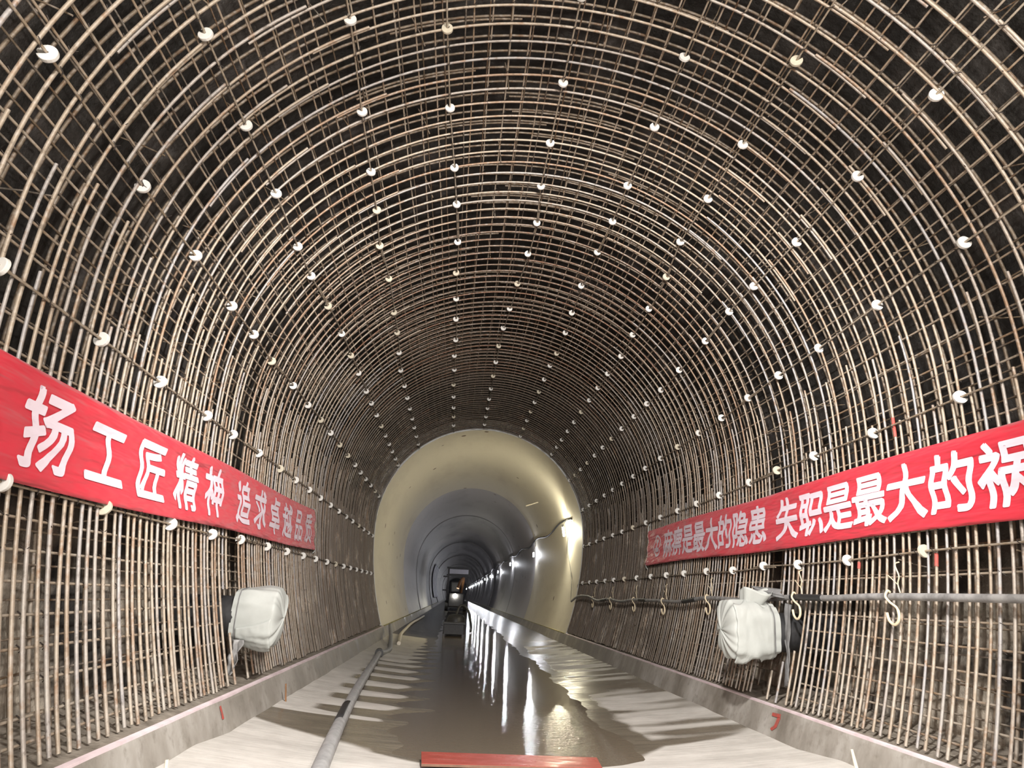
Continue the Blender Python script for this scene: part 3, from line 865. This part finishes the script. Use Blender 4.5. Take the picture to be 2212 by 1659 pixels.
def hook(yy, n, who):
    zc = min(path, key=lambda p: abs(p.y - yy)).z; x = 3.58
    e = empty('cable_hook', (x, yy, zc)); tag(e, f'cream plastic hook under the right wall pipe, {ordinal(n)} from the camera', 'hook', 'pipe hooks')
    mb = MB()
    S = [(x - 0.01, yy - 0.005, zc + 0.035), (x - 0.035, yy - 0.01, zc + 0.045), (x - 0.052, yy, zc + 0.0), (x - 0.045, yy - 0.035, zc - 0.045), (x - 0.03, yy - 0.085, zc - 0.085),
         (x - 0.03, yy - 0.10, zc - 0.14), (x - 0.035, yy - 0.085, zc - 0.19), (x - 0.04, yy - 0.04, zc - 0.215), (x - 0.04, yy + 0.012, zc - 0.185), (x - 0.04, yy + 0.028, zc - 0.125)]
    pt = smooth(S, 5); mb.tube(pt, 0.010, 8, True, [0.010 if i < 22 else 0.012 for i in range(len(pt))])
    child(mb.build('hook', M['hook']), e)
    st = MB(); st.tube(smooth([(x + 0.01, yy - 0.10, zc + 0.03), (x + 0.012, yy - 0.085, zc + 0.10), (x + 0.01, yy - 0.115, zc + 0.16), (x + 0.015, yy - 0.08, zc + 0.25), (x + 0.03, yy - 0.115, zc + 0.27)], 4), 0.006, 6)
    st.tube([(x + 0.01, yy - 0.09, zc + 0.09), (x + 0.014, yy + 0.02, zc + 0.17)], 0.004, 6)
    child(st.build('strap', M['hook']), e)
for n, yy in enumerate((5.02, 6.5, 8.85, 10.8, 12.6, 14.5, 16.4)): hook(yy, n + 1, '')
mb = MB(); mb.tube(smooth([(3.46, 18.9, 1.33), (3.52, 19.35, 1.36), (3.66, 20.0, 1.9), (3.72, 20.6, 2.4), (3.70, 21.1, 2.95), (3.72, 20.9, 3.6), (3.75, 20.6, 3.85)], 8), 0.011, 6)
tag(mb.build('lamp_cable', M['cable']), 'thin grey cable looping from the pipe up to the mouth lamp', 'cable')

# ------------------------------------------------------------------ lamps inside the lining
LZ = [(21.3, 3.58), (30.5, 3.35), (43.5, 3.5), (56.0, 3.42), (68, 3.36), (80, 3.36), (92, 3.3), (104, 3.3), (116, 3.3), (128, 3.3), (140, 3.3), (152, 3.3), (164, 3.3), (176, 3.3), (188, 3.3), (200, 3.3)]
for i, (yy, zz) in enumerate(LZ):
    x = wall_x(zz, 1) - (0.25 if i == 0 else 0.16)
    e = empty('tube_lamp', (x, yy, zz))
    tag(e, 'glowing warm tube lamp nearest the lining mouth, at the end of its cable' if i == 0 else f'glowing tube lamp on the right lining wall, {ordinal(i + 1)} inwards from the mouth', 'lamp', 'tunnel wall lamps')
    d = Vector((-0.05, -0.16, 0.13)) if i == 0 else Vector((0, 0.0, 0.10))
    c = Vector((x, yy, zz)); mb = MB(); mb.tube([c - d, c, c + d], 0.035 if i == 0 else 0.03, 10)
    child(mb.build('tube', M['tube_warm'] if i == 0 else M['tube']), e)['label'] = 'glowing tube'
    mb = MB(); mb.tube([c + d, c + d * 1.35], 0.037, 8); mb.tube([c + d * 1.3, Vector((wall_x(zz + 0.45, 1) - 0.03, yy, zz + 0.45))], 0.012, 6)
    child(mb.build('holder', M['housing']), e)
mb = MB(); mb.tube([(wall_x(3.95 + 0.08 * math.sin(yy * 0.9), 1) - 0.035, yy, 3.95 + 0.08 * math.sin(yy * 0.9)) for yy in [20.6 + 0.8 * k for k in range(60)]] + [(wall_x(3.8, 1) - 0.035, q, 3.8) for q in (72, 90, 120, 160, 205)], 0.03, 6)
tag(mb.build('supply_cable', M['black']), 'black supply cable strung above the row of wall lamps', 'cable')
mb = MB(); mb.tube([(3.05, 24.2, 4.95), (2.55, 24.0, 4.75)], 0.022, 8)
tag(mb.build('marker_rod', M['peg']), 'pale short rod poking out of the right side of the lining', 'rod')

# ------------------------------------------------------------------ things on the floor
e = empty('board', (0.6, 5.66, 0.09)); tag(e, 'red-faced plywood board lying across the near end of the puddle', 'board')
bz = 0.10
mb = MB(); v = [(-0.16, 5.50, bz), (1.27, 5.50, bz), (1.30, 5.84, bz), (-0.18, 5.88, bz)]
mb.add(v + [(a, b, bz + 0.003) for a, b, _ in v], [(4, 5, 6, 7), (0, 3, 2, 1), (0, 1, 5, 4), (1, 2, 6, 5), (2, 3, 7, 6), (3, 0, 4, 7)], False)
child(mb.build('face', M['board']), e)
mb = MB(); mb.add([(a, b, bz - 0.018) for a, b, _ in v] + v, [(4, 5, 6, 7), (0, 3, 2, 1), (0, 1, 5, 4), (1, 2, 6, 5), (2, 3, 7, 6), (3, 0, 4, 7)], False)
child(mb.build('core', M['ply']), e)

def fz(x, y, r): return floor_z(x, y) + r
HP = [(-0.75, 4.0), (-0.88, 5.4), (-1.02, 6.9), (-1.13, 8.4), (-1.22, 10.0), (-1.33, 12.0), (-1.43, 13.7)]
e = empty('hose', (-1.0, 7, 0.1)); tag(e, 'thick grey hose lying down the left side of the invert', 'hose')
mb = MB(); hp = smooth([(x, y, fz(x, y, 0.062)) for x, y in HP], 8); mb.tube(hp, 0.06, 14); child(mb.build('tube', M['hose']), e)
mb = MB(); seg = [p for p in hp if 6.55 < p.y < 7.75]
rows = []
for p in seg: rows.append([p + Vector((-math.sin(a) * 0.0615, 0, math.cos(a) * 0.0615)) for a in [math.radians(-22 + 85 * k / 8) for k in range(9)]])
mb.grid(rows); q = child(mb.build('patch', M['black']), e); q['label'] = 'black worn patch'; q.modifiers.new('t', 'SOLIDIFY').thickness = 0.004
mb = MB(); a = Vector(hp[-1]); mb.tube([a + Vector((0.01, -0.12, 0)), a + Vector((-0.01, 0.12, 0))], 0.085, 16); mb.tube([a + Vector((0.02, -0.2, 0)), a + Vector((-0.02, 0.2, 0))], 0.07, 16)
child(mb.build('coupling', M['black']), e)['label'] = 'black coupling'
mb = MB(); tail = smooth([tuple(a), (-1.38, 14.4, 0.13), (-1.36, 15.2, 0.14), (-1.45, 16.2, 0.17), (-1.56, 17.4, 0.26), (-1.66, 18.2, 0.36), (-1.75, 18.9, 0.47)], 6)
mb.tube(tail, 0.06, 12, True, [0.062 - 0.02 * k / len(tail) for k in range(len(tail))]); child(mb.build('tail', M['hose']), e)
mb = MB(); mb.tube(smooth([(-1.30, 16.9, 0.14), (-1.38, 18, 0.15), (-1.50, 20, 0.17), (-1.58, 23, 0.17), (-1.62, 27, 0.20), (-1.6, 31, 0.19), (-1.55, 36, 0.19)], 6), 0.05, 10)
tag(mb.build('hose', M['peg']), 'pale thinner hose continuing along the foot of the left kerb', 'hose')

def peg(p0, p1, r0, r1, mat, label, name='peg'):
    mb = MB(); a, b = Vector(p0), Vector(p1)
    pts = [a.lerp(b, k / 6) for k in range(7)]
    mb.tube(pts, r0, 10, True, [r0 + (r1 - r0) * k / 6 for k in range(7)])
    return tag(mb.build(name, mat), label, 'peg')
peg((3.12, 5.02, 0.08), (3.10, 5.06, 0.37), 0.022, 0.010, M['peg'], 'pale tapering peg standing at the foot of the right kerb')
peg((-1.72, 4.62, 0.08), (-1.75, 4.65, 0.28), 0.014, 0.012, M['peg'], 'pale tube peg standing at the foot of the left kerb')
peg((-1.77, 7.75, 0.12), (-1.79, 7.70, 0.34), 0.010, 0.008, M['rust'], 'thin rusty rod leaning against the left kerb', 'rusty_rod')
def paint(pts, label):
    mb = MB()
    for poly in pts: mb.add([(x, y, z) for x, y, z in poly], [tuple(range(len(poly)))], False)
    o = mb.build('paint_mark', M['redpaint']); o.modifiers.new('t', 'SOLIDIFY').thickness = 0.002
    tag(o, label, 'paint mark')
def kx(z, side):
    xe = XL if side < 0 else XR; xf = xe - side * 0.11
    return (xf + (xe - side * 0.012 - xf) * (z - 0.14) / (KT - 0.17)) - side * 0.006
paint([[(kx(z, 1), yy, z) for yy, z in ((6.64, .37), (6.48, .38), (6.48, .345), (6.64, .34))], [(kx(z, 1), yy, z) for yy, z in ((6.52, .35), (6.47, .35), (6.50, .26), (6.57, .22), (6.61, .23), (6.55, .27))]], 'red painted hook-shaped mark on the face of the right kerb')
paint([[(kx(z, -1), yy, z) for yy, z in ((5.96, .38), (5.99, .38), (6.01, .28), (5.97, .28))]], 'small red painted mark on the face of the left kerb')

# ------------------------------------------------------------------ far end of the works
e = empty('settling_box', (0.25, 22.6, 0.05)); tag(e, 'low dark steel box standing in the puddle before the machine', 'box')
mb = MB(); mb.box(-0.28, 0.42, 22.3, 23.2, 0.08, 0.42); q = child(mb.build('body', M['plate']), e); bevel(q, 0.02)
mb = MB(); mb.box(-0.31, 0.45, 22.27, 23.23, 0.42, 0.45); child(mb.build('lid', M['dark']), e)
for x, yy in ((-0.26, 22.33), (0.40, 22.33), (-0.26, 23.16), (0.40, 23.16)):
    mb = MB(); mb.box(x - 0.04, x + 0.04, yy - 0.04, yy + 0.04, -0.02, 0.10); child(mb.build('leg', M['dark']), e)
e = empty('pump', (0.1, 26, 0.05)); tag(e, 'round dark pump with a bent hose standing behind the steel box', 'pump')
mb = MB(); n = 20
mb.grid([[(0.15 + r * math.cos(2 * math.pi * k / n), 26 + r * math.sin(2 * math.pi * k / n), z) for k in range(n)] for r, z in ((0.3, 0.05), (0.36, 0.15), (0.36, 0.5), (0.28, 0.6), (0.12, 0.64), (0.0, 0.64))], True, True)
child(mb.build('body', M['dark']), e)
mb = MB(); mb.tube(smooth([(0.15, 26, 0.6), (0.3, 26.1, 0.95), (0.6, 26.2, 0.8), (0.75, 25.8, 0.2), (0.7, 24.6, 0.1)], 6), 0.05, 8); child(mb.build('hose', M['black']), e)

def rig():
    e = empty('working_gantry', (0.35, 60, 0)); tag(e, 'dark steel gantry with a white header panel across the distant tunnel', 'gantry')
    for x in (-0.62, 1.25):
        for yy in (60, 62):
            mb = MB(); mb.box(x - 0.08, x + 0.08, yy - 0.08, yy + 0.08, 0.1, 3.7); child(mb.build('post', M['dark']), e)
    for z in (3.1, 3.75):
        mb = MB(); mb.box(-0.8, 1.45, 59.9, 60.1, z - 0.07, z + 0.07); child(mb.build('beam', M['dark']), e)
    mb = MB(); mb.box(-0.55, 1.2, 59.8, 59.86, 3.22, 3.62); q = child(mb.build('header_panel', M['white']), e); q['label'] = 'blank white header panel'
    for z in (2.95, 1.75):
        mb = MB(); mb.box(-1.1, -0.6, 59.95, 60.05, z - 0.06, z + 0.06); child(mb.build('bracket', M['dark']), e)
    e = empty('drilling_machine', (0.3, 57, 0)); tag(e, 'dark machine with a lit head lamp standing under the distant gantry', 'machine')
    mb = MB(); mb.box(-0.5, 0.9, 56.2, 59.0, 0.35, 1.5); q = child(mb.build('chassis', M['dark']), e); bevel(q, 0.1)
    mb = MB(); mb.box(-0.35, 0.5, 57.0, 58.4, 1.5, 2.5); q = child(mb.build('cab', M['dark']), e); bevel(q, 0.12)
    mb = MB(); mb.tube(smooth([(0.6, 58, 1.6), (0.75, 57, 2.7), (0.5, 56.2, 2.5), (0.3, 55.9, 1.9)], 6), 0.13, 10); child(mb.build('boom', M['rust']), e)
    for x in (-0.6, 1.0):
        for yy in (56.6, 58.5):
            mb = MB(); mb.tube([(x - 0.13, yy, 0.45), (x + 0.13, yy, 0.45)], 0.42, 18); child(mb.build('wheel', M['black']), e)
    mb = MB(); mb.tube([(0.1, 56.15, 1.3), (0.1, 56.05, 1.3)], 0.16, 14); child(mb.build('head_lamp', M['headlamp']), e)['label'] = 'glowing head lamp'
    for i in range(4):  # white panels added in place of a brightly lit stretch of lining
        y0 = 70 + i * 4.2; mb = MB(); rows = []
        for k in range(12):
            s = 0.6 + 3.6 * k / 11
            rows.append([(prof(s, -0.12)[0], y0, prof(s, -0.12)[1]), (prof(s, -0.12)[0], y0 + 3.9, prof(s, -0.12)[1])])
        mb.grid(rows); o = mb.build('lit_lining_panel', M['white']); o.modifiers.new('t', 'SOLIDIFY').thickness = 0.02
        tag(o, f'white panel standing for lit lining on the distant left wall, {ordinal(i + 1)} from the camera', 'panel', 'distant lit lining panels')
rig()
